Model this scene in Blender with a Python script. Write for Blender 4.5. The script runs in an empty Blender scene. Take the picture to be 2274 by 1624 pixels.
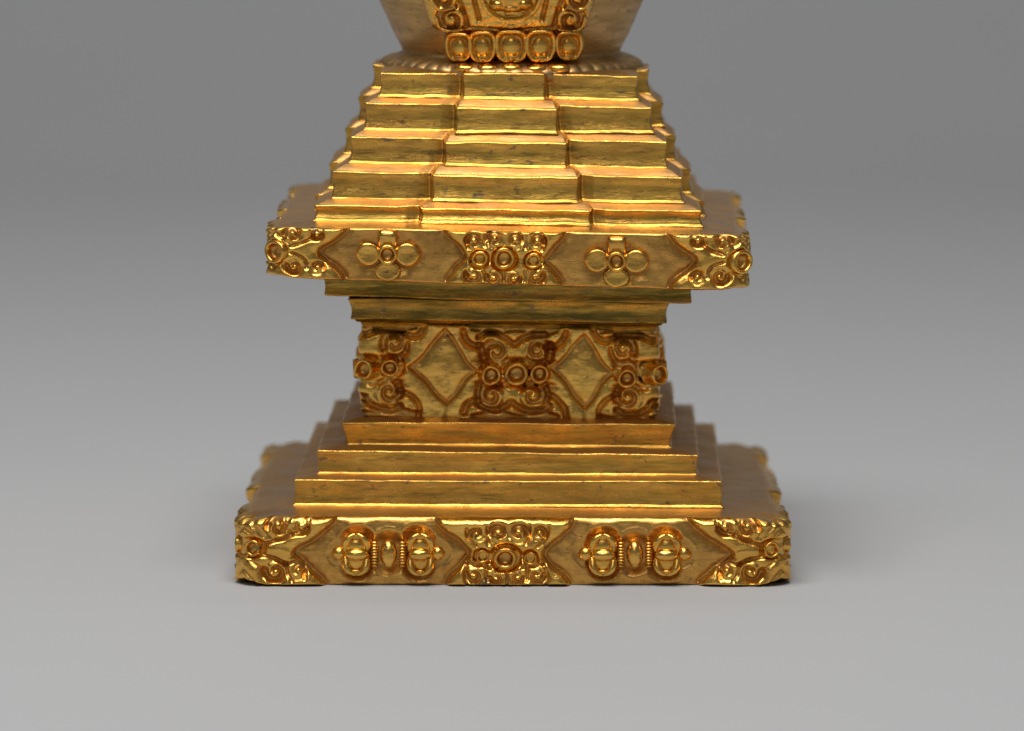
import bpy, math
import numpy as np
from math import sin, cos, pi, radians

U = 6.0e-5            # one modelling unit is 0.06 mm: the plinth is about 74 mm wide
S = bpy.context.scene

# ------------------------------------------------------------------ camera
DC, HC, PITCH = 12967.0, 2056.5, 7.204
cam_d = bpy.data.cameras.new('camera')
cam = bpy.data.objects.new('camera', cam_d)
S.collection.objects.link(cam)
cam.location = (0, -DC * U, HC * U)
cam.rotation_euler = (radians(90 - PITCH), 0, 0)
cam_d.sensor_width = 36.0
cam_d.lens = 36.0 * 12500.0 / 2274.0
cam_d.clip_start = 0.01
cam_d.clip_end = 50
cam_d.dof.use_dof = True
cam_d.dof.focus_distance = 12540 * U
cam_d.dof.aperture_fstop = 19.0
S.camera = cam

# ------------------------------------------------------------------ light
W = bpy.data.worlds.new('World'); S.world = W; W.use_nodes = True
nt = W.node_tree; nt.nodes.clear()
wo = nt.nodes.new('ShaderNodeOutputWorld'); bg = nt.nodes.new('ShaderNodeBackground')
bg.inputs[0].default_value = (0.92, 0.96, 1.0, 1); bg.inputs[1].default_value = 0.15
nt.links.new(bg.outputs[0], wo.inputs[0])

def area(name, loc, target, sx, sy, power, col):
    d = bpy.data.lights.new(name, 'AREA'); d.shape = 'RECTANGLE'; d.size = sx; d.size_y = sy
    d.energy = power; d.color = col
    o = bpy.data.objects.new(name, d); S.collection.objects.link(o); o.location = loc
    v = np.array(target) - np.array(loc)
    from mathutils import Vector
    o.rotation_euler = Vector(v).to_track_quat('-Z', 'Y').to_euler()
    return o
area('softbox_overhead', (-0.05, -0.20, 0.60), (0, -0.05, 0), 0.50, 0.30, 4.3, (1.0, 0.985, 0.965))
area('softbox_front', (-0.15, -1.0, 0.75), (0, 0, 0.04), 0.4, 0.3, 0.9, (1.0, 0.985, 0.965))
area('backdrop_lamp', (0.0, 0.42, 1.1), (0, 1.07, 0.1), 0.8, 0.3, 2.6, (1.0, 0.985, 0.96))

S.view_settings.view_transform = 'Standard'
try: S.view_settings.look = 'None'
except Exception: pass
S.view_settings.gamma = 1; S.view_settings.exposure = 0
S.view_settings.use_curve_mapping = False
S.render.engine = 'CYCLES'

# ------------------------------------------------------------------ noise
def _hash(i, j, k, seed):
    n = (i * 374761393 + j * 668265263 + k * 2147483647 + seed * 974711) & 0xFFFFFFFF
    n = ((n ^ (n >> 13)) * 1274126177) & 0xFFFFFFFF
    n = n ^ (n >> 16)
    return (n & 0xFFFF) / 32767.5 - 1.0
def vnoise(x, y, z, seed=0):
    xi, yi, zi = (np.floor(a).astype(np.int64) for a in (x, y, z))
    fx, fy, fz = x - xi, y - yi, z - zi
    fx, fy, fz = (f * f * f * (f * (f * 6 - 15) + 10) for f in (fx, fy, fz))
    r = 0
    for a in (0, 1):
        for b in (0, 1):
            for c in (0, 1):
                w = (fx if a else 1 - fx) * (fy if b else 1 - fy) * (fz if c else 1 - fz)
                r = r + w * _hash(xi + a, yi + b, zi + c, seed)
    return r
def wobble(P, amp=1.0, seed=0):
    """hand-worked unevenness of the cast metal"""
    Q = P.copy()
    for ax in range(3):
        s = seed * 17 + ax * 5
        n = 1.5 * vnoise(P[:, 0] / 130, P[:, 1] / 130, P[:, 2] / 110, s)
        n = n + 0.75 * vnoise(P[:, 0] / 42, P[:, 1] / 42, P[:, 2] / 42, s + 1)
        n = n + 0.14 * vnoise(P[:, 0] / 15, P[:, 1] / 15, P[:, 2] / 15, s + 2)
        Q[:, ax] += amp * n
    return Q

# ------------------------------------------------------------------ mesh helpers
def make_mesh(name, V, F, mat, parent, attr=None, dull=None):
    """V in modelling units (N,3), F list/array of quads (or list of tuples)"""
    me = bpy.data.meshes.new(name)
    V = np.asarray(V, dtype=np.float64) * U
    if isinstance(F, np.ndarray):
        n = len(F); k = F.shape[1]
        me.vertices.add(len(V)); me.vertices.foreach_set('co', V.astype(np.float32).ravel())
        me.loops.add(n * k); me.loops.foreach_set('vertex_index', F.astype(np.int32).ravel())
        me.polygons.add(n)
        me.polygons.foreach_set('loop_start', (np.arange(n) * k).astype(np.int32))
        me.update(calc_edges=True)
    else:
        me.from_pydata(V.tolist(), [], F); me.update()
    me.validate()
    me.polygons.foreach_set('use_smooth', np.ones(len(me.polygons), dtype=bool))
    if attr is not None:
        a = me.attributes.new('rouge', 'FLOAT', 'POINT')
        a.data.foreach_set('value', np.asarray(attr, dtype=np.float32))
    if dull is not None:
        a = me.attributes.new('dull', 'FLOAT', 'POINT'); a.data.foreach_set('value', np.asarray(dull, dtype=np.float32))
    me.materials.append(mat)
    o = bpy.data.objects.new(name, me); S.collection.objects.link(o)
    if parent is not None: o.parent = parent
    return o

def grid_faces(nr, nc, wrap=True):
    i = np.arange(nr - 1)[:, None]
    j = np.arange(nc if wrap else nc - 1)[None, :]
    j2 = (j + 1) % nc
    return np.stack([i * nc + j, (i + 1) * nc + j, (i + 1) * nc + j2, i * nc + j2], -1).reshape(-1, 4)

def square_outline(w, r, du):
    """rounded square, counter-clockwise from the front-left; returns xy, unrolled u per face, face id"""
    pts = []; us = []; nrm = []
    ns = max(4, int(2 * (w - r) / du)); na = max(4, int(r * pi / 4 / du) + 2)
    hx = w - r; half = hx + r * pi / 4
    xs = []
    for k in range(na): th = -pi / 4 + (pi / 4) * k / na; xs.append((-hx + r * sin(th), -hx - r * cos(th), sin(th), -cos(th), -hx + r * th))
    for k in range(ns + 1): x = -hx + 2 * hx * k / ns; xs.append((x, -w, 0, -1, x))
    for k in range(1, na): th = (pi / 4) * k / na; xs.append((hx + r * sin(th), -hx - r * cos(th), sin(th), -cos(th), hx + r * th))
    A = np.array(xs)
    out = []
    for f in range(4):
        c, s = cos(f * pi / 2), sin(f * pi / 2)
        B = A.copy()
        B[:, 0] = A[:, 0] * c - A[:, 1] * s; B[:, 1] = A[:, 0] * s + A[:, 1] * c
        B[:, 2] = A[:, 2] * c - A[:, 3] * s; B[:, 3] = A[:, 2] * s + A[:, 3] * c
        out.append(B)
    O = np.concatenate(out); fid = np.repeat(np.arange(4), len(A))
    return O, fid

def redent_outline(a, b0, b1, p, r, du=3.0):
    """cross-shaped plan: blocks at half width a, a centre block from b0..b1 standing p proud, on each side"""
    key = []
    for f in range(4):
        c, s = cos(f * pi / 2), sin(f * pi / 2)
        for x, y in ((-a, -a), (b0 - 34, -a), (b0 - 3, -a + 9), (b0 + 3, -a - p), (b1 - 3, -a - p), (b1 + 3, -a + 9), (b1 + 34, -a)):
            key.append((x * c - y * s, x * s + y * c))
    key = np.array(key); n = len(key); pts = []
    for i in range(n):
        P0, P1, P2 = key[i - 1], key[i], key[(i + 1) % n]
        d0 = (P0 - P1) / np.linalg.norm(P0 - P1); d2 = (P2 - P1) / np.linalg.norm(P2 - P1)
        rr = min(r, 0.45 * p, .45 * np.linalg.norm(P0 - P1), .45 * np.linalg.norm(P2 - P1))
        A, B = P1 + d0 * rr, P1 + d2 * rr
        for t in np.linspace(0, 1, 6): pts.append((1 - t) ** 2 * A + 2 * t * (1 - t) * P1 + t * t * B)
        L = np.linalg.norm(P2 - P1) - 2 * rr; m = int(L / du)
        for k in range(1, m): pts.append(B + d2 * L * k / m)
    pts = np.array(pts)
    return pts

def finish(V, tops, xc, yaw, amp, seed):
    return V
def place(V, xc, yaw, sl):
    """yaw about the stupa's axis, lean (height falling to the right)"""
    c, s = cos(yaw), sin(yaw)
    x = V[:, 0] * c - V[:, 1] * s + xc; y = V[:, 0] * s + V[:, 1] * c
    z = V[:, 2] + sl * V[:, 0]
    return np.stack([x, y, z], -1)

def rows_to_mesh(name, rows, mat, parent, attr=None, dull=None):
    """rows: (nr, nc, 3) closed rings, first row is the top cap, last the bottom cap"""
    nr, nc, _ = rows.shape
    V = rows.reshape(-1, 3); F = grid_faces(nr, nc)
    ct = rows[0].mean(0); cb = rows[-1].mean(0)
    V = np.vstack([V, ct, cb]); n = nr * nc
    j = np.arange(nc); j2 = (j + 1) % nc
    # degenerate-free caps as triangles
    tri_t = [(int(n), int(a), int(b)) for a, b in zip(j, j2)]
    tri_b = [(int(n + 1), int((nr - 1) * nc + b), int((nr - 1) * nc + a)) for a, b in zip(j, j2)]
    faces = [tuple(map(int, q)) for q in F] + tri_t + tri_b
    if attr is not None: attr = np.concatenate([attr.ravel(), [0, 0]])
    if dull is not None: dull = np.concatenate([np.broadcast_to(dull, (nr, nc)).ravel(), [1, 0]])
    return make_mesh(name, V, faces, mat, parent, attr, dull)

# ------------------------------------------------------------------ materials
def nodes_for(name):
    m = bpy.data.materials.new(name); m.use_nodes = True
    t = m.node_tree; t.nodes.clear(); return m, t
def gold_material(name, base, warm, olive, rough, streak=1.0, dull=0.0):
    m, t = nodes_for(name); N = t.nodes; L = t.links
    out = N.new('ShaderNodeOutputMaterial'); b = N.new('ShaderNodeBsdfPrincipled'); L.new(b.outputs[0], out.inputs[0])
    tc = N.new('ShaderNodeTexCoord')
    def noise(px, detail=4, rough_=0.55, sz=1.0, dist=0.0):
        mp = N.new('ShaderNodeMapping'); mp.inputs['Scale'].default_value = (1, 1, sz)
        L.new(tc.outputs['Object'], mp.inputs[0])
        n = N.new('ShaderNodeTexNoise'); n.inputs['Scale'].default_value = 1 / (px * U)
        n.inputs['Detail'].default_value = detail; n.inputs['Roughness'].default_value = rough_
        n.inputs['Distortion'].default_value = dist
        L.new(mp.outputs[0], n.inputs['Vector']); return n.outputs['Fac']
    def ramp(sock, a, c, lo=0.0, hi=1.0):
        r = N.new('ShaderNodeMapRange'); r.inputs[1].default_value = a; r.inputs[2].default_value = c
        r.inputs[3].default_value = lo; r.inputs[4].default_value = hi; L.new(sock, r.inputs[0]); return r.outputs[0]
    def mix(fac, A, B):
        x = N.new('ShaderNodeMix'); x.data_type = 'RGBA'
        L.new(fac, x.inputs[0])
        for s, v in ((6, A), (7, B)):
            if isinstance(v, tuple): x.inputs[s].default_value = (*v, 1)
            else: L.new(v, x.inputs[s])
        return x.outputs[2]
    def math_(op, A, B):
        x = N.new('ShaderNodeMath'); x.operation = op
        for i, v in enumerate((A, B)):
            if isinstance(v, (int, float)): x.inputs[i].default_value = v
            else: L.new(v, x.inputs[i])
        return x.outputs[0]
    big = noise(95, 5); strk = noise(120, 6, 0.62, 8.0, 0.3); fine = noise(9, 4, 0.6); mid = noise(26, 5, .6)
    col = mix(ramp(big, 0.40, 0.68, 0, 0.75), base, warm)
    col = mix(ramp(strk, 0.42, 0.62, 0, 0.85 * streak), col, olive)
    strk2 = noise(160, 5, 0.65, 22.0, 0.2)
    strk3 = noise(90, 6, 0.68, 9.0, 0.5)
    col = mix(ramp(strk3, 0.53, 0.66, 0, min(1.0, 0.72 * streak)), col, (0.22, 0.14, 0.05))
    col = mix(ramp(strk2, 0.56, 0.66, 0, 0.75 * streak), col, warm)
    col = mix(ramp(mid, 0.52, 0.72, 0, 0.28), col, warm)
    spots = noise(30, 4, .55, 1.6, 0.5)
    sp = ramp(spots, 0.63, 0.70)
    col = mix(math_('MULTIPLY', sp, 0.75), col, (0.15, 0.11, 0.085))
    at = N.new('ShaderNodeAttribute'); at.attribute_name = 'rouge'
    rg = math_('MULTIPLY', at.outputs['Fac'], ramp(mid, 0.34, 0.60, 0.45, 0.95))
    col = mix(rg, col, (0.40, 0.18, 0.06))  # brown residue, darkened so the colour also paints shade into crevices
    du = N.new('ShaderNodeAttribute'); du.attribute_name = 'dull'
    dl = math_('MULTIPLY', du.outputs['Fac'], ramp(big, 0.3, 0.7, 0.70, 1.0))
    col = mix(dl, col, (0.46, 0.255, 0.095))
    L.new(col, b.inputs['Base Color'])
    b.inputs['Metallic'].default_value = 1.0
    met = math_('SUBTRACT', 1.0, math_('MULTIPLY', rg, 0.22)); L.new(met, b.inputs['Metallic'])
    ro = math_('ADD', ramp(strk, 0.3, 0.7, rough - 0.06, rough + 0.14), ramp(fine, 0.3, 0.7, -0.04, 0.07))
    ro = math_('ADD', ro, math_('MULTIPLY', rg, 0.13)); ro = math_('ADD', ro, math_('MULTIPLY', dl, 0.16)); L.new(ro, b.inputs['Roughness'])
    bp = N.new('ShaderNodeBump'); bp.inputs['Strength'].default_value = 0.55; bp.inputs['Distance'].default_value = 1.0 * U
    f2 = noise(4.0, 3, .6); s2 = noise(30, 4, .65, 14.0)
    h = math_('ADD', math_('MULTIPLY', f2, 0.25), math_('MULTIPLY', s2, 1.3 * streak))
    h = math_('ADD', h, math_('MULTIPLY', fine, 0.6)); dent = noise(48, 2, .5, 2.2, .3); h = math_('ADD', h, math_('MULTIPLY', dent, 2.6))
    L.new(h, bp.inputs['Height']); L.new(bp.outputs[0], b.inputs['Normal'])
    return m
M_GOLD = gold_material('aged_gilt_copper', (0.88, 0.505, 0.100), (0.66, 0.31, 0.065), (0.44, 0.29, 0.055), 0.27)
M_TARN = gold_material('tarnished_gilt_copper', (0.48, 0.295, 0.055), (0.38, 0.19, 0.04), (0.17, 0.125, 0.025), 0.27, streak=1.5)  # darker, more heavily streaked gilt for the cornices
M_RELIEF = gold_material('chased_gilt_relief', (0.92, 0.535, 0.115), (0.74, 0.355, 0.075), (0.56, 0.355, 0.065), 0.19, streak=0.5)
M_BULB = gold_material('worn_gilt_vase', (0.64, 0.40, 0.15), (0.48, 0.27, 0.12), (0.38, 0.26, 0.10), 0.38, streak=0.7)

def backdrop_material():
    m, t = nodes_for('matt_grey_paper'); N = t.nodes; L = t.links
    out = N.new('ShaderNodeOutputMaterial'); b = N.new('ShaderNodeBsdfPrincipled'); L.new(b.outputs[0], out.inputs[0])
    tc = N.new('ShaderNodeTexCoord'); n = N.new('ShaderNodeTexNoise'); n.inputs['Scale'].default_value = 14; n.inputs['Detail'].default_value = 5
    L.new(tc.outputs['Object'], n.inputs['Vector'])
    r = N.new('ShaderNodeMix'); r.data_type = 'RGBA'; r.inputs[6].default_value = (0.364, 0.366, 0.371, 1); r.inputs[7].default_value = (0.382, 0.383, 0.387, 1)
    L.new(n.outputs['Fac'], r.inputs[0]); L.new(r.outputs[2], b.inputs['Base Color'])
    b.inputs['Roughness'].default_value = 0.62; b.inputs['Specular IOR Level'].default_value = 0.3
    n2 = N.new('ShaderNodeTexNoise'); n2.inputs['Scale'].default_value = 2600; n2.inputs['Detail'].default_value = 2
    L.new(tc.outputs['Object'], n2.inputs['Vector'])
    bp = N.new('ShaderNodeBump'); bp.inputs['Strength'].default_value = 0.08; bp.inputs['Distance'].default_value = 0.0002
    L.new(n2.outputs['Fac'], bp.inputs['Height']); L.new(bp.outputs[0], b.inputs['Normal'])
    return m

# ------------------------------------------------------------------ setting: grey paper sweep
def build_backdrop():
    prof = [(-2.2, 0.0), (0.0, 0.0), (0.45, 0.0)]
    R = 0.42; y0 = 0.53
    for k in range(25):
        a = (pi / 2) * 0.93 * k / 24; prof.append((y0 + R * sin(a), R * (1 - cos(a))))
    y, z = prof[-1]; a = (pi / 2) * 0.93
    prof.append((y + 1.6 * cos(a), z + 1.6 * sin(a)))
    V = []; xs = (-2.5, -1.2, -0.6, 0, 0.6, 1.2, 2.5)
    for (yy, zz) in prof:
        for x in xs: V.append((x / U, yy / U, zz / U))
    nc = len(xs); F = grid_faces(len(prof), nc, wrap=False)[:, ::-1]
    o = make_mesh('table_surface', np.array(V), F, backdrop_material(), None)
    o['kind'] = 'structure'; o['label'] = 'matt grey studio tabletop sweeping up into the backdrop'
    return o
build_backdrop()

# ------------------------------------------------------------------ relief (height-field) tools; photo-measured drawing units, y down
def sstep(t): t = np.clip(t, 0, 1); return t * t * (3 - 2 * t)
def seg_dist(x, y, P, closed=False):
    """distance to a polyline and position 0..1 along it"""
    P = np.asarray(P, float); best = np.full(x.shape, 1e9); tt = np.zeros(x.shape)
    n = len(P) if closed else len(P) - 1
    L = [np.hypot(*(P[(i + 1) % len(P)] - P[i])) for i in range(n)]; T = sum(L); acc = 0
    for i in range(n):
        a = P[i]; b = P[(i + 1) % len(P)]; d = b - a; q = d @ d
        if q < 1e-9: continue
        t = np.clip(((x - a[0]) * d[0] + (y - a[1]) * d[1]) / q, 0, 1)
        dd = np.hypot(x - a[0] - t * d[0], y - a[1] - t * d[1])
        m = dd < best; best = np.where(m, dd, best); tt = np.where(m, (acc + t * L[i]) / T, tt); acc += L[i]
    return best, tt
def inside(x, y, P):
    c = np.zeros(x.shape, bool); n = len(P)
    for i in range(n):
        x0, y0 = P[i]; x1, y1 = P[(i + 1) % n]
        if y0 == y1: continue
        m = ((y0 > y) != (y1 > y)) & (x < (x1 - x0) * (y - y0) / (y1 - y0) + x0)
        c ^= m
    return c
def smooth_poly(P, k=2, closed=True):
    P = [np.array(p, float) for p in P]
    for _ in range(k):
        Q = []; n = len(P)
        rng = range(n) if closed else range(n - 1)
        if not closed: Q.append(P[0])
        for i in rng:
            a, b = P[i], P[(i + 1) % n]; Q += [a * .75 + b * .25, a * .25 + b * .75]
        if not closed: Q.append(P[-1])
        P = Q
    return np.array(P)

class Relief:
    def __init__(s, x, y):
        s.x, s.y = x, y; s.H = np.zeros(x.shape); s.R = np.zeros(x.shape)
    def win(s, x0, x1, y0, y1):
        return (s.x > x0) & (s.x < x1) & (s.y > y0) & (s.y < y1)
    def plateau(s, P, h, soft=6, k=1, rouge=0.9):
        P = smooth_poly(P, k) if k else np.array(P, float)
        a, b = P.min(0), P.max(0); w = s.win(a[0] - 28, b[0] + 28, a[1] - 28, b[1] + 28)
        if not w.any(): return
        x, y = s.x[w], s.y[w]; d, _ = seg_dist(x, y, P, True); ins = inside(x, y, P); sd = np.where(ins, d, -d)
        s.H[w] = np.maximum(s.H[w], h * sstep(sd / (soft * 1.5) + 0.3) + 3.0 * sstep((d - 2) / 16) * ins)
        s.H[w] -= (~ins) * 8.0 * np.exp(-d / 8.0)
        s.R[w] = np.maximum(s.R[w], rouge * (~ins) * sstep(1.15 - d / 17))     # brown residue and painted shade along the chased edge
        s.R[w] *= (1 - ins * sstep(d / 4))
    def stroke(s, P, wd, h, mode='add', w1=None, prof='round', floor=0.0, rouge=0):
        """raised or cut line; wd half width at the start, w1 at the end"""
        P = np.asarray(P, float); w1 = wd if w1 is None else w1; mw = max(wd, w1) * 1.6 + 2
        a, b = P.min(0), P.max(0); w = s.win(a[0] - mw, b[0] + mw, a[1] - mw, b[1] + mw)
        if not w.any(): return
        d, t = seg_dist(s.x[w], s.y[w], P); ww = wd + (w1 - wd) * t
        q = d / np.maximum(ww, .3)
        pr = np.sqrt(np.clip(1 - q * q, 0, 1)) if prof == 'round' else sstep((1.25 - q) / 0.5)
        if mode == 'add': s.H[w] = np.where(pr > 0, np.maximum(s.H[w], floor + h * pr), s.H[w])
        else:
            s.H[w] = s.H[w] - 1.45 * h * np.clip(1 - q / 1.55, 0, 1) ** 1.15; s.R[w] = np.maximum(s.R[w], rouge * sstep((1.2 - q) / .5))
    def disc(s, cx, cy, rx, ry, h, soft=4):
        w = s.win(cx - rx - 8, cx + rx + 8, cy - ry - 8, cy + ry + 8)
        if not w.any(): return
        q = np.hypot((s.x[w] - cx) / rx, (s.y[w] - cy) / ry); m = sstep((1 - q) * min(rx, ry) / soft + .5)
        s.H[w] = s.H[w] * (1 - m) + h * m
    def dome(s, cx, cy, rx, ry, h, floor=0.0, ang=0):
        m0 = max(rx, ry) + 2; w = s.win(cx - m0, cx + m0, cy - m0, cy + m0)
        if not w.any(): return
        X, Y = s.x[w] - cx, s.y[w] - cy; c, sn = cos(ang), sin(ang)
        q = ((X * c + Y * sn) / rx) ** 2 + ((-X * sn + Y * c) / ry) ** 2
        s.H[w] = np.where(q < 1, np.maximum(s.H[w], floor + h * np.sqrt(np.clip(1 - q, 0, 1))), s.H[w])
    def volute(s, cx, cy, R, a0, sg, hp, depth=7, turns=1.25):
        # a curled leaf end: a swelling with a crescent cut winding into its eye
        w = s.win(cx - R * 1.4, cx + R * 1.4, cy - R * 1.4, cy + R * 1.4)
        if not w.any(): return
        q = np.hypot(s.x[w] - cx, s.y[w] - cy) / R
        s.H[w] = np.where(q < 1.0, hp, s.H[w]) + 3.5 * np.clip(1 - q * q, 0, 1)
        s.H[w] -= (depth * .45) * np.exp(-((q - 1.12) / .15) ** 2)
        n = 24; P = []
        for k in range(n + 1):
            t = k / n; a = a0 + sg * 2 * pi * (turns * .82) * t; r = R * (0.92 - 0.62 * t)
            P.append((cx + r * cos(a), cy + r * sin(a)))
        s.stroke(P, R * 0.34, depth, 'cut', R * 0.13, rouge=.8)
        s.dome(cx, cy, R * .28, R * .28, 4, hp)
    def mirror(s, c):
        m = Relief(2 * c - s.x, s.y); m.H = s.H; m.R = s.R; return m

def gauss(A, sr, sc):
    def k(s):
        n = int(3 * s) + 1; g = np.exp(-.5 * (np.arange(-n, n + 1) / s) ** 2); return g / g.sum(), n
    g, n = k(sr); B = np.pad(A, ((n, n), (0, 0)), 'edge'); B = sum(g[i] * B[i:i + A.shape[0]] for i in range(2 * n + 1))
    g, n = k(sc); return sum(g[i] * np.roll(B, i - n, 1) for i in range(2 * n + 1))

# ------------------------------------------------------------------ carved square slabs
def carved_slab(name, w, r, zb, zt, slb, slt, xc, yaw, pxc, hpx, yt, yb, design, du, dv, rt, rb, cap_rise, cap_w, mat, parent, seed, depth=1.5, corner_lift=0.0, trap=0.0):
    O, fid = square_outline(w, r, du)
    nc = len(O); u = O[:, 4]
    px = pxc + u * (hpx / w)
    # profile: (inset, z-fraction handled by absolute z, relief mask)
    prof = [(w * 0.55, zt + cap_rise, 0), (cap_w, zt + cap_rise, 0), (cap_w * .6, zt + cap_rise * .55, 0), (cap_w * .3, zt + cap_rise * .2, 0), (rt + 8, zt + .8, 0.0), (rt + 3, zt + 0.3, .05)]
    for k in range(9):
        a = (pi / 2) * k / 8; prof.append((rt * (1 - sin(a)), zt - rt * (1 - cos(a)), 0.25 + .75 * k / 8))
    n = int((zt - zb - rt - rb) / dv)
    for k in range(1, n): prof.append((0, zt - rt - (zt - zb - rt - rb) * k / n, 1.0))
    for k in range(9):
        a = (pi / 2) * k / 8; prof.append((rb * (1 - cos(a)), zb + rb * (1 - sin(a)), 1.0 - .8 * k / 8))
    prof += [(rb + 8, zb, 0), (w * .3, zb + 0.5, 0), (w * 0.6, zb + 0.5, 0)]
    prof = np.array(prof); nr = len(prof)
    D, Z, K = prof[:, 0][:, None], prof[:, 1][:, None], prof[:, 2][:, None]
    Dn = np.minimum(D, w * .98)
    sc = (w - Dn) / w
    fr = (zt - Z) / (zt - zb)
    X0 = np.broadcast_to(px[None, :], (nr, nc)).copy()
    py = yt + fr * (yb - yt)
    Y0 = np.broadcast_to(py, (nr, nc)).copy()
    # freehand drawing: every face is set out a little differently
    fz = np.broadcast_to((fid * 7.3 + seed)[None, :], (nr, nc))
    edge = sstep((w * .97 - np.abs(u)) / 60)[None]
    dx = (2.6 * vnoise(X0 / 55, Y0 / 55, fz, 61) + 1.2 * vnoise(X0 / 22, Y0 / 22, fz, 62)) * edge
    dy = (2.2 * vnoise(X0 / 55, Y0 / 55, fz, 63) + 1.2 * vnoise(X0 / 22, Y0 / 22, fz, 64)) * edge
    rel = Relief((X0 + dx).ravel(), (Y0 + dy).ravel()); design(rel)
    Hs = rel.H.reshape(nr, nc)
    Hs = 0.95 * gauss(Hs, 2.0 / dv, 2.0 / du) + 0.30 * gauss(Hs, 8.0 / dv, 8.0 / du)
    rel.R = np.maximum(rel.R * .8, .60 * sstep((6.5 - Hs.ravel()) / 7))  # low ground turns brown: patina plus painted recess shade
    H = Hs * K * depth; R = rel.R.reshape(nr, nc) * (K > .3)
    X = O[:, 0][None] * sc + O[:, 2][None] * H; Y = O[:, 1][None] * sc + O[:, 3][None] * H
    Zb = np.broadcast_to(Z, (nr, nc)).copy()
    # raised work standing on the rounded shoulder also lifts it a little
    Zb += np.where((fr < .12), H * 0.35 * (1 - K * .8), 0)
    cor = sstep((np.abs(u)[None] - (w - r) + 6) / (r * 0.9))
    Zb += corner_lift * cor * np.clip((fr - .45) / .55, 0, 1) ** 2 - corner_lift * .5 * cor * np.clip((.5 - fr) / .5, 0, 1) ** 2 * (D < 40)
    X = X * (1 - trap * (Y + w) / (2 * w))
    sl = slt + (slb - slt) * np.clip(fr, 0, 1)
    P = np.stack([X, Y, Zb], -1).reshape(-1, 3)
    slf = np.broadcast_to(sl, (nr, nc)).reshape(-1)
    P = wobble(P, 0.8, seed)
    if zb < 1: P[:, 2] = np.maximum(P[:, 2], 0.0)
    Q = place(P, xc, yaw, slf)
    if zb < 1: Q[:, 2] = np.maximum(Q[:, 2], 1.0)
    return rows_to_mesh(name, Q.reshape(nr, nc, 3), mat, parent, R, sstep((Z - zt + .6) / .8) * sstep((D - 3) / 8))

# ---- plain mouldings
def moulding(name, outline, zb, zt, slb, slt, xc, yaw, mat, parent, seed, rt=3.0, rb=0, taper=0.0, hollow=1.5, flare=8, rise=7, cap=45, amp=1.0, over=None, dzp=None):
    """outline Nx2 at the face; a tread that rises to the middle, a crisp rounded lip, a slightly hollow riser and a coved foot"""
    wmax = np.abs(outline).max()
    h = zt - zb
    prof = [(wmax * .6, zt + rise), (cap, zt + rise), (cap * .72, zt + rise * .74), (cap * .45, zt + rise * .42), (cap * .22, zt + rise * .12), (rt + 2.5, zt + .3)]
    for k in range(7):
        a = (pi / 2) * k / 6; prof.append((rt * (1 - sin(a)), zt - rt * (1 - cos(a))))
    z0, z1 = zt - rt, zb + (flare if flare else rb)
    for k in range(1, 13):
        t = k / 12; prof.append((hollow * sin(pi * t) + taper * t, z0 + (z1 - z0) * t))
    if flare:
        for k in range(1, 7):
            a = (pi / 2) * k / 6; prof.append((taper - flare * (1 - cos(a)), zb + flare * (1 - sin(a))))
        prof += [(taper - flare - 1, zb - 5), (wmax * .5, zb - 6)]
    else:
        for k in range(1, 7):
            a = (pi / 2) * k / 6; prof.append((taper + rb * (1 - cos(a)), zb + rb * (1 - sin(a))))
        if over:   # under-moulding that steps back in
            prof += [(taper + rb + d, zb - q) for d, q in over]
        prof += [(wmax * .5, prof[-1][1])]
    prof = np.array(prof); nr = len(prof); nc = len(outline)
    D = prof[:, 0][:, None]; Z = prof[:, 1][:, None]
    sc = (wmax - D) / wmax
    X = outline[:, 0][None] * sc; Y = outline[:, 1][None] * sc; Zf = np.broadcast_to(Z, (nr, nc)).copy()
    if dzp is not None: Zf += dzp[None] * np.clip(1 - D / (cap * .7), 0, 1) * np.clip((Z - zb - 6) / (h - 8), 0, 1)
    P = wobble(np.stack([X, Y, Zf], -1).reshape(-1, 3), amp, seed)
    t = np.clip((P[:, 2] - zb) / max(h, 1), 0, 1)
    Q = place(P, xc, yaw, slb + (slt - slb) * t)
    return rows_to_mesh(name, Q.reshape(nr, nc, 3), mat, parent, None, (Z > zt + .1) * sstep((D - 2) / 5))

# ---- boss (round empty collet)
def boss(name, R, h, pos, nrm, mat, parent, seed=0, cup=0.62, squash=1.0):
    """lathe about nrm at pos"""
    prof = [(1.28, -.3), (1.14, 0.0), (1.06, .35), (1.0, .75), (.95, .92), (.86, 1.0), (.74, .98), (.66, .84), (.60, .50), (.48, .30), (.28, .22), (.05, .20)]
    prof = smooth_poly(prof, 1, False)
    na = 40; n = np.array(nrm, float); n /= np.linalg.norm(n)
    up = np.array([0, 0, 1.0]); ex = np.cross(up, n); ex /= np.linalg.norm(ex); ey = np.cross(n, ex)
    V = []
    rs = np.random.RandomState(seed + 5); ph = rs.rand(3) * 6
    for (r, q) in prof:
        for k in range(na):
            a = 2 * pi * k / na
            rr = R * r * (1 + .035 * sin(2 * a + ph[0]) + .02 * sin(3 * a + ph[1]))
            V.append(np.array(pos) + ex * rr * cos(a) + ey * rr * sin(a) * squash + n * h * q * (1 + .06 * sin(a + ph[2])))
    V = np.array(V); F = grid_faces(len(prof), na).tolist()
    V = np.vstack([V, V[-na:].mean(0)]); m = len(V) - 1; b = (len(prof) - 1) * na
    F = [tuple(f) for f in F] + [(b + k, m, b + (k + 1) % na) for k in range(na)]
    at = np.repeat([0, 0, 0] + [0] * (len(prof) - 3), na).astype(float)
    qv = np.repeat(prof[:, 1], na); rv = np.repeat(prof[:, 0], na)
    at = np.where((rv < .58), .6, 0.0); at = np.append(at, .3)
    return make_mesh(name, V, F, mat, parent, at)

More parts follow.
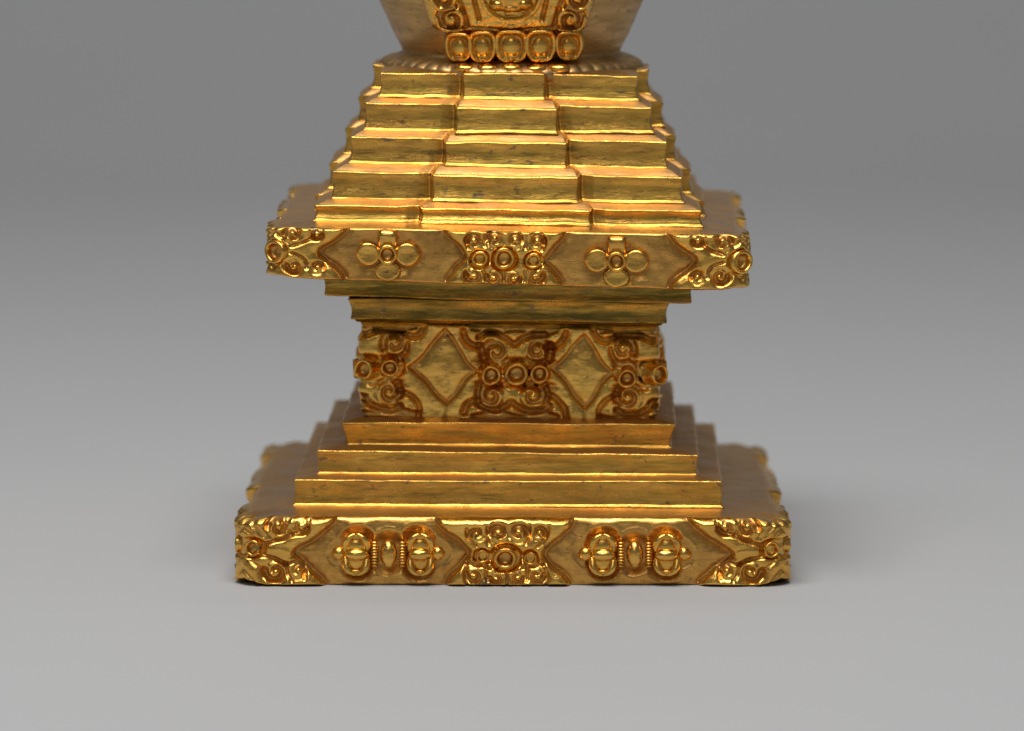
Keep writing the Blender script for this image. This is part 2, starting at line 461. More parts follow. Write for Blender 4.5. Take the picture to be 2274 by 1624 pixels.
def blob_mesh(parts, name, mat, parent, frame, attr_parts=None):
    """parts: list of (V,F) in a face frame (x right, y out, z up); frame maps to stupa space"""
    Vs, Fs, off = [], [], 0
    for V, F in parts:
        Vs.append(V); Fs += [tuple(i + off for i in f) for f in F]; off += len(V)
    V = np.vstack(Vs)
    return make_mesh(name, frame(V), Fs, mat, parent)
def ellipsoid(c, rx, ry, rz, nu=24, nv=14):
    V = []; F = []
    for i in range(nv + 1):
        a = pi * i / nv
        for k in range(nu):
            b = 2 * pi * k / nu; V.append((c[0] + rx * sin(a) * cos(b), c[1] + ry * sin(a) * sin(b), c[2] + rz * cos(a)))
    for i in range(nv):
        for k in range(nu): F.append((i * nu + k, (i + 1) * nu + k, (i + 1) * nu + (k + 1) % nu, i * nu + (k + 1) % nu))
    return np.array(V), F
def tube(path, rad, flat=1.0, n=12):
    """tapered tube along path (list of 3D), rad per point, closed with pinched ends"""
    P = np.array(path, float); m = len(P); V = []
    for i in range(m):
        d = P[min(i + 1, m - 1)] - P[max(i - 1, 0)]; d /= np.linalg.norm(d) + 1e-9
        ref = np.array([0, 1.0, 0]) if abs(d[1]) < .9 else np.array([1.0, 0, 0])
        e = np.cross(d, ref); e /= np.linalg.norm(e); g = np.cross(e, d)
        for k in range(n):
            a = 2 * pi * k / n; V.append(P[i] + rad[i] * (e * cos(a) + g * sin(a) * flat))
    F = []
    for i in range(m - 1):
        for k in range(n): F.append((i * n + k, i * n + (k + 1) % n, (i + 1) * n + (k + 1) % n, (i + 1) * n + k))
    F.append(tuple(range(n))[::-1]); F.append(tuple((m - 1) * n + k for k in range(n)))
    return np.array(V), F
def bez(p, n=14):
    p = [np.array(q, float) for q in p]; out = []
    for t in np.linspace(0, 1, n):
        q = p
        while len(q) > 1: q = [a * (1 - t) + b * t for a, b in zip(q[:-1], q[1:])]
        out.append(q[0])
    return out

def face_frame(f, w, xc, yaw, sl):
    """local (x along face, y outwards from the face plane, z) of face f -> stupa space"""
    def g(V):
        V = np.asarray(V, float); X = V[:, 0]; Y = -(w + V[:, 1]); c, s = cos(f * pi / 2), sin(f * pi / 2)
        P = np.stack([X * c - Y * s, X * s + Y * c, V[:, 2]], -1)
        return place(P, xc, yaw, sl)
    return g
def frame_dir(f, d, yaw):
    x, y = d; y = -y; a = f * pi / 2 + yaw
    return (x * cos(a) - y * sin(a), x * sin(a) + y * cos(a), 0)

# ================================================================== the stupa
root = bpy.data.objects.new('stupa', None); S.collection.objects.link(root)
root.empty_display_size = 0.02
root['label'] = 'small gilt copper stupa with carved square base and stepped tiers on grey tabletop'
root['category'] = 'stupa'

YAW0, YAW = radians(-0.25), radians(-1.0)

# ---- plinth
PW, PX, PH = 598.0, 1141.0, 610.0
P_YT, P_YB = 1147.0, 1303.0
def plinth_corner(r):
    h = 11
    r.plateau([(500, 1140), (737, 1140), (740, 1156), (722, 1173), (692, 1194), (655, 1216), (638, 1229), (655, 1243), (690, 1270), (716, 1294), (722, 1312), (500, 1312)], h, 6)
    r.stroke(smooth_poly([(578, 1208), (600, 1198), (628, 1190), (650, 1182), (672, 1180), (678, 1160)], 2, False), 3.6, 7, 'cut', rouge=.9)
    r.stroke(smooth_poly([(632, 1150), (626, 1168), (640, 1184)], 2, False), 3.0, 6, 'cut', rouge=.6)
    r.stroke(smooth_poly([(576, 1232), (600, 1236), (620, 1248), (632, 1252), (650, 1246), (672, 1262), (670, 1285)], 2, False), 3.6, 7, 'cut', rouge=.9)
    r.stroke(smooth_poly([(625, 1248), (628, 1270), (640, 1290)], 2, False), 3, 6, 'cut', rouge=.6)
    r.stroke(smooth_poly([(584, 1218), (606, 1218), (628, 1222)], 1, False), 6, 5, 'add', 11, floor=h - 1)
    r.volute(609, 1169, 24, pi * 1.05, 1, h + 1, 9)
    r.volute(661, 1166, 17, pi * .15, 1, h, 7, 1.0)
    r.volute(603, 1268, 24, pi * 1.0, -1, h + 1, 9)
    r.volute(654, 1268, 17, pi * .1, -1, h, 7, 1.0)
    r.stroke([(535, 1150), (543, 1170), (560, 1186)], 3, 4, 'cut', rouge=.5)
    r.stroke([(557, 1148), (562, 1165), (578, 1190)], 3, 4, 'cut', rouge=.5)
    r.stroke([(532, 1252), (545, 1272), (562, 1298)], 3, 4, 'cut', rouge=.5)
    r.stroke([(557, 1246), (572, 1262), (575, 1296)], 3, 4, 'cut', rouge=.5)
    r.disc(557, 1216, 25, 25, h - 6, 5)
def plinth_centre(r):
    h = 11
    r.plateau([(955, 1138), (1282, 1138), (1276, 1166), (1255, 1188), (1229, 1206), (1207, 1230), (1228, 1256), (1262, 1284), (1275, 1312), (988, 1312), (992, 1292), (1022, 1262), (1052, 1231), (1030, 1205), (985, 1174)], h, 6)
    for (c, R, a, sg) in (((1111, 1180), 20, 1.0, 1), ((1153, 1180), 20, 0.0, -1), ((1060, 1183), 15, 0.9, 1), ((1201, 1180), 15, .1, -1)):
        r.volute(c[0], c[1], R, a * pi, sg, h + 1, 8, 1.1)
    for (c, R, a, sg) in (((1056, 1277), 18, 1.0, -1), ((1103, 1284), 14, 1., -1), ((1150, 1284), 14, 0, 1), ((1194, 1277), 18, 0, 1)):
        r.volute(c[0], c[1], R, a * pi, sg, h + 1, 8, 1.1)
    for P in ([(1085, 1165), (1082, 1190), (1090, 1205)], [(1179, 1165), (1180, 1190), (1170, 1205)], [(1037, 1170), (1040, 1195), (1062, 1210)], [(1224, 1165), (1220, 1190), (1198, 1212)],
              [(1080, 1262), (1082, 1290)], [(1126, 1275), (1126, 1300)], [(1173, 1262), (1172, 1290)], [(1040, 1250), (1030, 1280), (1040, 1300)], [(1212, 1250), (1222, 1280), (1212, 1300)], [(1040, 1250), (1070, 1256), (1090, 1262)], [(1212, 1250), (1180, 1256), (1160, 1262)]):
        r.stroke(smooth_poly(P, 2, False), 3.0, 7, 'cut', rouge=.8)
    r.disc(1125, 1238, 36, 34, h - 7, 6); r.disc(1073, 1235, 20, 20, h - 6, 5); r.disc(1181, 1239, 20, 20, h - 6, 5)
    for sx in (-1, 1):
        r.stroke([(1127 + sx * 20, 1214), (1127 + sx * 38, 1206)], 4, 4, 'add', 2, floor=h - 5)
def plinth_design(r):
    for c, sc_ in ((860, 1), (1418, 1)):
        w = r.win(c - 160, c + 160, 1140, 1320)
        if not w.any(): continue
        q = np.full(int(w.sum()), 9.0)
        for dx, rx, ry in ((-69, 44, 58), (67, 44, 58), (-104, 32, 32), (104, 32, 32), (0, 46, 46)):
            q = np.minimum(q, np.hypot((r.x[w] - c - dx) / rx, (r.y[w] - 1230) / ry))
        m = sstep((1.12 - q) * 2.2); e = 0 * q
        r.H[w] = np.minimum(r.H[w], -4.5 * m) + 2.0 * np.exp(-((q - 1.2) / .12) ** 2) - 2.2 * e; r.R[w] = np.maximum(r.R[w], np.maximum(.5 * m, .6 * e))
    plinth_corner(r)
    plinth_corner(r.mirror(1141))
    plinth_centre(r)
    # ripple left by the chasing tools
    r.H += 0.25 * vnoise(r.x / 10, r.y / 10, r.x * 0, 3) + 1.0 * vnoise(r.x / 34, r.y / 26, r.x * 0, 4)
plinth = carved_slab('plinth', PW, 48, 0, 153, 0.0, -0.0035, 4, YAW0, PX, PH, P_YT, P_YB, plinth_design, 2.0, 1.7, 15, 6, 7, 128, M_RELIEF, root, 1, 1.45, 11, .02)
plinth['label'] = 'thick square plinth with rounded corners, carved scrolls and thunderbolts'

def pz(y): return 153 * (P_YB - y) / (P_YB - P_YT)
def pxx(x): return (x - PX) * PW / PH
def vajra(f, cx, cy):
    P = []
    P.append(ellipsoid((0, 8, 0), 18, 19, 34))                               # hub
    for sx in (-1, 1):
        # collar: ribbed ring of small beads
        for k in range(9):
            z = (k - 4) * 7.0; y = 11 * math.sqrt(max(0, 1 - (z / 35) ** 2)) + 1
            P.append(ellipsoid((sx * 30, y - 1, z), 8, 7.5, 4.0, 14, 8))
        cxx = sx * 68
        P.append(ellipsoid((cxx, 9, 0), 27, 20, 17))                        # middle prong
        P.append(ellipsoid((sx * 44, 0, 0), 6, 9, 28))
        for sz in (-1, 1):                                                      # arched prongs curling to a point
            a = bez([(sx * 49, 3, sz * 6), (sx * 43, 15, sz * 30), (sx * 50, 20, sz * 43), (sx * 69, 14, sz * 50)], 12)
            P.append(tube(a, [9.5 + 1.5 * math.sin(pi * i / 11) - .5 * i for i in range(12)], .9))
            a = bez([(sx * 89, 3, sz * 6), (sx * 95, 15, sz * 30), (sx * 88, 20, sz * 43), (sx * 68, 14, sz * 50)], 12)
            P.append(tube(a, [9.5 + 1.5 * math.sin(pi * i / 11) - .5 * i for i in range(12)], .9))
            P.append(ellipsoid((sx * 69, 12, sz * 43), 12, 7, 8, 14, 8))
            P.append(ellipsoid((sx * 69, 4, sz * 18), 24, 14, 28, 18, 12))
        P.append(ellipsoid((sx * 91, -1, 0), 6, 11, 22))
        P.append(ellipsoid((sx * 106, 1, 0), 15, 13, 17))                      # bud at the tip
        P.append(ellipsoid((sx * 118, 0, 0), 5, 6, 6, 14, 8))
    fr = face_frame(f, PW, 4, YAW0, 0)
    V = [(wobble(v * np.array([1.03, 1.1, .92]) + np.array([cx, 0, cy]), .5, 9 + int(cx) % 7), F) for v, F in P]
    return blob_mesh(V, 'thunderbolt', M_RELIEF, plinth, fr)
for f in range(4):
    for c in (859, 1418): vajra(f, pxx(c), pz(1230 if c < 1000 else 1231))
    fr = face_frame(f, PW, 4, YAW0, 0)
    for i, (x, y, R, h) in enumerate(((1124, 1238, 25, 22), (1073, 1234, 15, 17), (1181, 1239, 15, 17), (558, 1216, 19, 16), (1722, 1219, 19, 16))):
        p = fr([(pxx(x), 3, pz(y))])[0]
        d = frame_dir(f, (0.0, 1), YAW0)
        if abs(x - 1141) > 500:
            sg = 1 if x > 1141 else -1; ax = abs(pxx(x)) - (0 if f == 0 else 30); th = max(0, (ax - (PW - 48)) / 48); ax = min(ax, PW - 48)
            p = fr([(sg * (ax + 53 * sin(th)), -48 + 53 * cos(th), pz(y))])[0]; d = frame_dir(f, (sg * sin(th), cos(th)), YAW0)
        boss('round_boss', R, h, p, d, M_RELIEF, plinth, i + f)

# ---- plain lower steps
def sq(w, r=4): return square_outline(w, r, 3.0)[0][:, :2]
YF = 0.6 * YAW
moulding('lower_step', sq(480), 162, 218, -.0015, -.0005, -1, YAW, M_GOLD, root, 2, rise=6, cap=48, flare=4)['label'] = 'widest plain step, lowest of three above the plinth'
moulding('lower_step', sq(430), 225, 274.5, -.003, -.010, -2, YAW, M_GOLD, root, 3, rise=6, cap=48, taper=4, flare=5)['label'] = 'middle plain step below the carved shaft'
moulding('lower_step', sq(378), 281, 334.5, -.005, -.004, -1, YAW, M_GOLD, root, 4, rise=6, cap=36, taper=13, flare=5)['label'] = 'smallest plain step, directly under the carved shaft'

# ---- carved shaft (die)
DW, DX, DH = 333.0, 1129.0, 331.5
D_YT, D_YB = 734.0, 931.0
def die_corner(r):
    h = 9
    r.volute(866, 770, 27, pi * .9, 1, h, 8, 1.25)
    r.volute(854, 877, 27, pi * -.25, 1, h, 8, 1.25)
    r.stroke(smooth_poly([(797, 752), (812, 745), (830, 740), (855, 741), (880, 741)], 2, False), 6.5, 10, 'cut', rouge=.4)
    r.stroke(smooth_poly([(878, 742), (895, 752), (915, 753), (928, 745), (933, 730)], 2, False), 6, 9, 'cut', rouge=.4)
    r.stroke(smooth_poly([(893, 770), (893, 790), (882, 800)], 2, False), 5, 7, 'cut', rouge=.5)
    r.stroke(smooth_poly([(797, 888), (806, 905), (830, 915), (860, 916), (878, 908)], 2, False), 7, 10, 'cut', rouge=.4)
    r.stroke(smooth_poly([(878, 872), (896, 880), (916, 893), (924, 912), (920, 930)], 2, False), 4.5, 8, 'cut', rouge=.4)
    r.stroke(smooth_poly([(876, 896), (892, 890), (908, 898), (912, 915)], 2, False), 4, 3, 'add', floor=h - 2)
    r.dome(903, 912, 9, 9, 5, h - 3)
    r.disc(861, 821, 30, 27, h - 6, 5); r.disc(805, 822, 27, 27, h - 6, 5)
def die_centre(r):
    h = 9
    r.volute(1100, 783, 26, pi * .9, 1, h, 8); r.volute(1196, 777, 27, pi * .1, -1, h, 8)
    r.volute(1090, 881, 27, pi * -.3, -1, h, 8); r.volute(1184, 880, 28, pi * 1.25, 1, h, 8)
    for P in ([(1060, 752), (1075, 743), (1095, 742), (1120, 750), (1142, 768), (1160, 752), (1185, 742), (1216, 742)],
              [(1024, 737), (1028, 756), (1042, 770), (1060, 774)], [(1218, 768), (1238, 768), (1256, 752), (1258, 738)],
              [(1064, 770), (1066, 790), (1074, 806)], [(1224, 762), (1228, 780), (1222, 800)],
              [(1024, 920), (1030, 900), (1046, 890), (1058, 898), (1066, 908), (1094, 915), (1122, 908), (1137, 892), (1152, 908), (1180, 916), (1208, 912), (1222, 902)],
              [(1222, 878), (1242, 888), (1258, 908), (1262, 930)], [(1062, 858), (1056, 872), (1060, 892)], [(1212, 858), (1218, 876), (1212, 894)]):
        r.stroke(smooth_poly(P, 2, False), 6.2, 9.5, 'cut', rouge=.35)
    r.dome(1060, 915, 11, 7, 4, h - 3); r.dome(1232, 912, 10, 9, 5, h - 3)
    r.disc(1089, 833, 27, 25, h - 6, 5); r.disc(1146, 829, 31, 29, h - 6, 5); r.disc(1198, 828, 27, 25, h - 6, 5)
def die_design(r):
    r.H += 9
    for V in (((895, 822), (983, 735), (1061, 829), (983, 902)), ((1222, 816), (1302, 742), (1372, 822), (1303, 905))):
        V = [np.array(v, float) for v in V]; c = sum(V) / 4; P = []
        for i in range(4):
            a, b = V[i], V[(i + 1) % 4]; mdl = (a + b) / 2; out = (mdl - c); out /= np.linalg.norm(out)
            for t in np.linspace(0, 1, 9)[:-1]:
                q = a * (1 - t) + b * t
                P.append(q + out * (3.5 * sin(2 * pi * t) * (1 if i % 2 else -1) - 2.5 * sin(pi * t)))
        P = np.array(P); a, b = P.min(0), P.max(0); w = r.win(a[0] - 14, b[0] + 14, a[1] - 14, b[1] + 14)
        if w.any():
            x, y = r.x[w], r.y[w]; d, _ = seg_dist(x, y, P, True); ins = inside(x, y, P)
            sd = np.where(ins, d, -d)
            g = sstep(sd / 5 + .5) * (3.0 + 8.5 * np.exp(-np.maximum(sd, 0) / 7.0))
            r.H[w] -= g; r.R[w] = np.maximum(r.R[w], .8 * sstep(sd / 4) * (1 - sstep((sd - 6) / 8)))
        for (xx, y0, y1) in ((V[1][0], 728, V[1][1] + 4), (V[3][0], V[3][1] - 4, 935)):
            r.stroke([(xx, y0), (xx, y1)], 2.2, 3, 'cut', rouge=.8)
    die_corner(r); die_corner(r.mirror(1129)); die_centre(r)
    # the ground behind the leaf scrolls is cut back along the top and bottom of the shaft
    for x0, x1 in ((780, 928), (1034, 1250), (1330, 1480)):
        m = sstep((r.x - x0) / 12) * sstep((x1 - r.x) / 12)
        wv = 4 * np.sin(r.x / 17)
        q = np.maximum(sstep((744 + wv - r.y) / 7), sstep((r.y - 914 + wv) / 7)) * m
        r.H -= 6.5 * q; r.R = np.maximum(r.R, .7 * q)
    # deeper cutting between the bosses and their curls
    for x0, x1 in ((1036, 1250), (790, 905), (1353, 1468)):
        m = sstep((r.x - x0) / 26) * sstep((x1 - r.x) / 26) * np.exp(-((np.abs(r.y - 829) - 27) / 7) ** 2)
        r.H -= 5.5 * m; r.R = np.maximum(r.R, .6 * m)
    r.H += 0.3 * vnoise(r.x / 9, r.y / 9, r.x * 0, 13) + .8 * vnoise(r.x / 30, r.y / 24, r.x * 0, 14)
shaft = carved_slab('carved_shaft', DW - 8, 8, 334, 548, -.016, -.020, -1, YAW, DX, DH, D_YT - 7, D_YB + 3, die_design, 1.7, 1.6, 4, 4, 0, 60, M_RELIEF, root, 5, 1.45)
shaft['label'] = 'square shaft with two lozenges, scrolls and ringed bosses on each face'
def dz(y): return 334 + 214 * (D_YB + 3 - y) / (D_YB - D_YT + 10)
def dxx(x): return (x - DX) * DW / DH
for f in range(4):
    fr = face_frame(f, DW - 8, -1, YAW, -.018)
    for i, (x, y, R) in enumerate(((861, 821, 21), (1089, 833, 23), (1146, 829, 27), (1198, 828, 22), (1395, 834, 22))):
        boss('round_boss', R, 27, fr([(dxx(x), 4, dz(y))])[0], frame_dir(f, (0, 1), YAW), M_RELIEF, shaft, i + f * 3)
    boss('round_boss', 24, 25, fr([(-(DW - 10), 3, dz(826))])[0], frame_dir(f, ((-.35, 1), (-1, .85), (-.6, 1), (-.8, 1))[f], YAW), M_RELIEF, shaft, 40 + f)

# ---- cornices under the upper slab
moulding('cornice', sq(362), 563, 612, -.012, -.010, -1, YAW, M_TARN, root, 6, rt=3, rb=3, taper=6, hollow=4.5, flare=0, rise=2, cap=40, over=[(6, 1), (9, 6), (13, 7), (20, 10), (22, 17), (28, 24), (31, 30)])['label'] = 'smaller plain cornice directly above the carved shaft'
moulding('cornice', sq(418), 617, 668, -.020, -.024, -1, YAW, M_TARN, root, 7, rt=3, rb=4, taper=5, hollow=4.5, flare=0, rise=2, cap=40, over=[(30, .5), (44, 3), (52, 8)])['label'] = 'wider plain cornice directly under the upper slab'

# ---- upper carved slab
SW, SX, SH = 518.0, 1129.5, 528.5
S_YT, S_YB = 513.0, 633.0
def slab_corner(r):
    h = 9
    r.plateau([(560, 495), (772, 495), (764, 522), (732, 545), (706, 560), (700, 571), (716, 588), (744, 604), (760, 622), (764, 645), (560, 645)], h, 5)
    r.volute(643, 530, 18, pi, 1, h + 1, 8); r.volute(696, 525, 14, 0.1 * pi, 1, h, 7, 1.0)
    r.volute(648, 603, 17, pi, -1, h + 1, 8); r.volute(698, 604, 14, 0, -1, h, 7, 1.0)
    r.stroke(smooth_poly([(640, 556), (664, 550), (684, 538), (690, 532)], 2, False), 3, 6, 'cut', rouge=.8)
    r.stroke(smooth_poly([(640, 572), (662, 578), (676, 590), (676, 606)], 2, False), 3, 6, 'cut', rouge=.8)
    r.stroke([(644, 563), (668, 562), (690, 566)], 4.5, 3, 'add', 6, floor=h - 1)
    r.stroke(smooth_poly([(602, 510), (612, 526), (622, 540)], 2, False), 3, 6, 'cut', rouge=.4)
    r.stroke(smooth_poly([(604, 620), (612, 606), (624, 594)], 2, False), 3, 6, 'cut', rouge=.4)
    r.disc(603, 569, 30, 27, h - 5, 5)
def slab_design(r):
    for cx, cy in ((857, 571), (1378, 578)):
        w = r.win(cx - 95, cx + 95, cy - 75, cy + 75)
        if w.any():
            q = np.hypot((r.x[w] - cx) / 80, (r.y[w] - cy) / 60); r.H[w] -= 4.5 * sstep((1.1 - q) * 1.8); r.R[w] = np.maximum(r.R[w], .5 * sstep((1.1 - q) * 2))
    slab_corner(r); slab_corner(r.mirror(1129.5))
    h = 9
    r.plateau([(973, 500), (1265, 500), (1256, 524), (1232, 550), (1206, 579), (1228, 594), (1248, 614), (1262, 645), (985, 645), (998, 607), (1040, 573), (1020, 545), (990, 524)], h, 5)
    for (c, R, a, sg) in (((1054, 535), 17, 1., 1), ((1100, 530), 16, 1., 1), ((1146, 531), 16, 0, -1), ((1196, 535), 17, 0, -1), ((1056, 610), 18, 1, -1), ((1101, 614), 17, 1, -1), ((1142, 616), 16, 0, 1), ((1192, 612), 17, 0, 1)):
        r.volute(c[0], c[1], R, a * pi, sg, h + 1, 7, 1.1)
    for P in ([(1077, 522), (1078, 545)], [(1172, 522), (1170, 548)], [(1034, 530), (1040, 552)], [(1216, 530), (1208, 552)], [(1078, 598), (1080, 625)], [(1122, 604), (1122, 628)], [(1168, 598), (1168, 625)], [(1036, 600), (1036, 622)], [(1212, 600), (1214, 622)]):
        r.stroke(P, 2.8, 6, 'cut', rouge=.7)
    r.disc(1067, 575, 22, 22, h - 5, 5); r.disc(1122, 573, 29, 28, h - 5, 5); r.disc(1188, 577, 22, 22, h - 5, 5)
    r.H += 0.25 * vnoise(r.x / 10, r.y / 10, r.x * 0, 23) + 0.9 * vnoise(r.x / 34, r.y / 26, r.x * 0, 24)
slab = carved_slab('upper_slab', SW, 36, 665, 785, -.026, -.016, -1, YAW, SX, SH, S_YT, S_YB, slab_design, 1.9, 1.6, 6, 5, 8, 88, M_RELIEF, root, 8, 1.45, 5)
slab['label'] = 'overhanging square slab carved with scrolls and four-petalled flowers'
def sz(y): return 665 + 120 * (S_YB - y) / (S_YB - S_YT)
def sxx(x): return (x - SX) * SW / SH
def flower(f, cx, cy):
    P = []
    for (dx, dz_, rx, rz) in ((-43, -1, 27, 25), (43, -1, 27, 25), (0, -38, 28, 22)):
        V, F = [], []; pr = ((0, 8), (.45, 8.4), (.75, 9.6), (.88, 9.4), (.97, 7.5), (1.02, 4), (1.04, -1), (1.06, -8)); nn_ = 28
        for q_, y_ in pr:
            for k in range(nn_):
                a_ = 2 * pi * k / nn_; V.append((cx + dx + max(q_, .01) * rx * cos(a_), y_, cy + dz_ + max(q_, .01) * rz * sin(a_)))
        for i in range(len(pr) - 1):
            for k in range(nn_): F.append((i * nn_ + k, (i + 1) * nn_ + k, (i + 1) * nn_ + (k + 1) % nn_, i * nn_ + (k + 1) % nn_))
        F.append(tuple(range(nn_))); P.append((np.array(V, float), F))
    # the top petal rolls over the edge of the slab
    a = [(cx, 7, cy + 12), (cx, 9, cy + 22), (cx, 12, cy + 34), (cx, 12, cy + 44), (cx, 6, cy + 51), (cx, -12, cy + 53)]
    V = []; F = []; n = 9
    for i, p in enumerate(smooth_poly(a, 2, False)):
        for k in range(n):
            t = k / (n - 1) * 2 - 1; V.append((p[0] + t * 20, p[1] + 3 * (1 - t ** 4) - (4 if abs(t) == 1 else 0), p[2] + 2 * (1 - t * t)))
    m = len(V) // n
    for i in range(m - 1):
        for k in range(n - 1): F.append((i * n + k, i * n + k + 1, (i + 1) * n + k + 1, (i + 1) * n + k))
    Vb = [(x, y - 12, z - 3) for x, y, z in V]; nn = len(V)
    F += [tuple(nn + q for q in ff[::-1]) for ff in F]
    rim = [k for k in range(n)] + [i * n + n - 1 for i in range(1, m)] + [(m - 1) * n + k for k in range(n - 2, -1, -1)] + [i * n for i in range(m - 2, 0, -1)]
    for a_, b_ in zip(rim, rim[1:] + rim[:1]): F.append((a_, nn + a_, nn + b_, b_))
    P.append((np.array(V + Vb, float), F))
    fr = face_frame(f, SW + 1, -1, YAW, -.021)
    P = [(wobble(v, .7, 31), F) for v, F in P]
    o = blob_mesh(P, 'four_petal_flower', M_RELIEF, slab, fr)
    boss('flower_centre', 22, 20, fr([(cx, 7, cy)])[0], frame_dir(f, (0, 1), YAW), M_RELIEF, o, 5)
for f in range(4):
    flower(f, sxx(858), sz(570)); flower(f, sxx(1377), sz(574))
    fr = face_frame(f, SW, -1, YAW, -.021)
    for i, (x, y, R, h) in enumerate(((1067, 575, 18, 18), (1122, 573, 24, 21), (1188, 577, 18, 18))):
        boss('round_boss', R, h, fr([(sxx(x), 3, sz(y))])[0], frame_dir(f, (0, 1), YAW), M_RELIEF, slab, i + f)
    boss('round_boss', 28, 22, fr([(-(SW - 10), -7, sz(571))])[0], frame_dir(f, ((-.7, 1), (-1, .8), (-1, 1), (-1, 1))[f], YAW), M_RELIEF, slab, 60 + f)

# ---- stepped cross-plan tiers
TIERS = ((432, -195, 188, 12, 794, 829, -.013, -.013, 12, 10), (393, -171, 160, 20, 841, 899, -.009, -.016, 17, 11),
         (356, -144, 133, 22, 917, 976, -.017, -.017, 15, 12), (324, -120, 111, 26, 991, 1050, -.011, -.017, 14, 13), (291, -106, 84, 26, 1064, 1117, -.018, -.012, 6, 14))
CDZ = {10: -4, 11: -4, 12: -6, 13: -6, 14: 3}
TL = ('lowest stepped tier, a shallow ledge on the upper slab', 'second stepped tier from the bottom', 'middle stepped tier of five', 'fourth stepped tier from the bottom', 'topmost stepped tier under the vase body')
for (a, b0, b1, p, zb, zt, slb, slt, rise, seed), lab in zip(TIERS, TL):
    ol = redent_outline(a, b0, b1, p, 5)
    m = np.abs(ol).max(1); cz = CDZ[seed]; dzp = np.where(m > a + p * .5, cz * sstep((m - a - p * .5) / (p * .4)), 0)
    o = moulding('stepped_tier', ol, zb, zt, slb, slt, -2, YAW, M_GOLD, root, seed, rise=rise, cap=36, taper=-1 if zt - zb > 40 else 0, hollow=3.6, flare=5, amp=1.7, dzp=dzp, rt=3.6)
    o['label'] = lab

# ---- vase-shaped body (its upper part rises out of the picture)
prof = [(1, 1106), (292, 1106), (302, 1116), (305, 1128), (300, 1137), (288, 1145), (270, 1151), (255, 1157), (250, 1163), (252, 1168), (259, 1182), (272, 1205), (286, 1238), (303, 1279), (318, 1320), (330, 1370), (332, 1420), (318, 1465), (285, 1500), (230, 1522), (140, 1532), (1, 1535)]
prof = [(r_, 1266.3 + (z_ - 1279.07) * .99) for r_, z_ in prof]
prof = smooth_poly(prof, 2, False)
def body_R(z):
    q = prof[(prof[:, 0] > 30)]; return np.interp(z, q[:, 1], q[:, 0])
na = 720; Vb = []
for r_, z_ in prof[::-1]:
    a = np.arange(na) * 2 * pi / na
    ridge = sstep((z_ - 1108) / 6) * sstep((1143 - z_) / 6)
    rr = r_ + ridge * 3.0 * (np.abs(np.sin(a * 27 + .35 * np.sin(a * 5))) ** .6 - .5)
    Vb.append(np.stack([rr * np.sin(a), -rr * np.cos(a), np.full(na, z_) + ridge * 1.5 * np.abs(np.sin(a * 27))], -1))
Vb = np.array(Vb); sh = Vb.shape
Pb = place(wobble(Vb.reshape(-1, 3), 1.2, 16), -2, YAW, -.004)
body = rows_to_mesh('vase_body', Pb.reshape(sh), M_BULB, root)
body['label'] = 'smooth flaring vase body rising from a ribbed foot, cut off by the top edge'

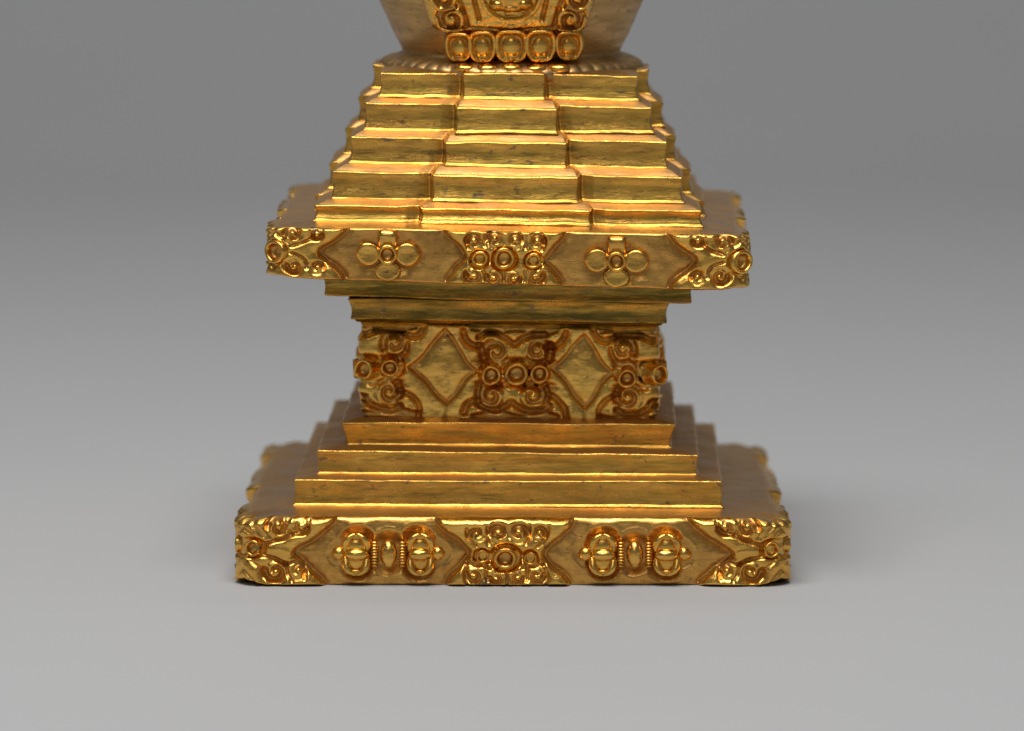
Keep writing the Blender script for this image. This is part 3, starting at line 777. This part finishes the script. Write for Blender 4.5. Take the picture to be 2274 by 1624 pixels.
# ---- niche relief on the front of the vase
def nz(y): return 1280.9 - 1.018 * y
NX = 1137.0
def niche():
    xs = np.arange(915, 1365, 2.0); ys = np.arange(-215, 142, 2.0)
    X, Y = np.meshgrid(xs, ys); r = Relief(X.ravel(), Y.ravel())
    # overall arched panel
    out = [(990, 70), (965, 66), (948, 30), (934, -40), (940, -120), (975, -175), (1060, -205), (1140, -212), (1220, -205), (1300, -175), (1335, -120), (1338, -40), (1322, 30), (1308, 66), (1286, 70)]
    r.plateau(out, 16, 9, 1, rouge=.6)
    base = r.H.copy()
    # pilaster strips either side of the image
    for s in (-1, 1):
        c = 1141
        r.stroke([(c + s * 102, -60), (c + s * 96, 0), (c + s * 84, 50)], 11, 9, 'add', 9, prof='flat', floor=14)
        r.stroke([(c + s * 122, -60), (c + s * 114, 0), (c + s * 98, 54)], 4, 9, 'cut', rouge=.5)
        r.stroke([(c + s * 84, -60), (c + s * 80, 0), (c + s * 70, 40)], 4, 9, 'cut', rouge=.5)
        r.volute(c + s * 134, 42, 30, pi * (1.5), s, 21, 11, 1.3)
        r.volute(c + s * 148, -8, 27, pi * (1.5), s, 21, 11, 1.2)
        r.volute(c + s * 160, -60, 26, pi * (1.5), s, 21, 11, 1.2)
        r.stroke(smooth_poly([(c + s * 180, 0), (c + s * 160, 24), (c + s * 128, 14)], 2, False), 6, 8, 'add', 4, floor=15)
        r.stroke(smooth_poly([(c + s * 168, 40), (c + s * 160, 70), (c + s * 110, 64)], 2, False), 5, 7, 'add', 4, floor=14)
    # round medallion with a seated image worn smooth
    r.disc(1142, -14, 70, 62, 8, 6)
    t = np.linspace(0, 2 * pi, 60)
    r.stroke(np.stack([1142 + 66 * np.cos(t), -14 + 58 * np.sin(t)], -1), 7, 10, 'add', floor=12)
    r.dome(1142, -2, 46, 24, 16, 12); r.dome(1142, -44, 26, 40, 20, 12); r.dome(1112, 8, 18, 12, 20, 12); r.dome(1172, 6, 18, 12, 20, 12); r.dome(1142, 14, 26, 9, 18, 12)
    for s in (-1, 1):
        r.dome(1142 + s * 24, 50, 18, 10, 9, 13); r.dome(1142 + s * 56, 40, 12, 9, 8, 13)
    r.dome(1142, 55, 12, 8, 9, 13)
    r.stroke(smooth_poly([(1000, 62), (1060, 56), (1142, 66), (1226, 56), (1282, 62)], 2, False), 3, 6, 'cut', rouge=.6)
    H = r.H + (r.H > 3) * (1.3 * vnoise(r.x / 9, r.y / 9, r.x * 0, 41) + 1.4 * vnoise(r.x / 20, r.y / 20, r.x * 0, 42))
    Hn = H.reshape(X.shape); xw = X - NX; zw = nz(Y)
    R = body_R(zw) ; ang = xw / 262.0 * 1.03
    rad = R + Hn - 5.0
    V = np.stack([rad * np.sin(ang) , -rad * np.cos(ang), zw], -1)
    # keep x as drawn
    V[..., 0] = xw * (1 + 0 * rad); V[..., 1] = -np.sqrt(np.maximum(rad ** 2 - np.minimum(xw * .86, 1e9) ** 2, 10))
    F = grid_faces(*X.shape, wrap=False)
    keep = (Hn.ravel()[F].max(1) > 1.0); F = F[keep][:, ::-1]
    return make_mesh('niche_panel', place(V.reshape(-1, 3), -2, YAW, 0), [tuple(map(int, q)) for q in F], M_RELIEF, body, r.R)
niche()
# five lotus petals below the niche, each a raised cup with a rolled lip and a central bud
for i, (cx, cy, hw, hh) in enumerate(((1023, 102, 28, 34), (1076, 100, 29, 36), (1143, 100, 35, 37), (1209, 99, 32, 37), (1272, 99, 28, 33))):
    n = 46; g = np.linspace(-1.12, 1.12, n); X, Y = np.meshgrid(g, g)
    q = (np.abs(X) ** 3.2 + np.abs(Y) ** 3.2) ** (1 / 3.2)
    taper = 1 - .16 * np.clip(Y, 0, 1)
    H = 20 * sstep((1.08 - q) / .16)
    H -= 9 * sstep((.84 - q) / .28) + 6 * sstep((Y - .3) / .7)
    H += 13 * np.sqrt(np.clip(1 - (X / .56) ** 2 - ((Y - .16) / .70) ** 2, 0, 1))
    H += 10 * np.exp(-((Y + .84) / .20) ** 2) * sstep((1.05 - q) / .15)
    px_ = cx + X * hw * 1.15 * taper; py_ = cy + 1 + Y * hh * 1.05
    xw = px_ - NX; zw = nz(py_); R = np.interp(zw, [1124, 1154, 1222], [256, 258, 272]) + H + 4
    V = np.stack([xw, -np.sqrt(R ** 2 - (xw * .86) ** 2), zw], -1)
    F = grid_faces(n, n, wrap=False)[:, ::-1]; keep = H.ravel()[F].max(1) > .5
    at = np.where((q < .85) & (H < 14), .6, 0).ravel()
    make_mesh('lotus_petal', place(wobble(V.reshape(-1, 3), .9, 50 + i), -2, YAW, 0), [tuple(map(int, k)) for k in F[keep]], M_RELIEF, body, at)
# scalloped hem of petals where the niche meets the foot
for i, cx in enumerate((1040, 1090, 1143, 1196, 1248)):
    V, F = ellipsoid((0, 0, 0), 28, 20, 12)
    xw = (cx - NX); V = V + np.array([xw, -(math.sqrt(281 ** 2 - (xw * .8) ** 2)), 1127])
    make_mesh('hem_petal', place(wobble(V, 1.0, 70 + i), -2, YAW, 0), F, M_RELIEF, body)
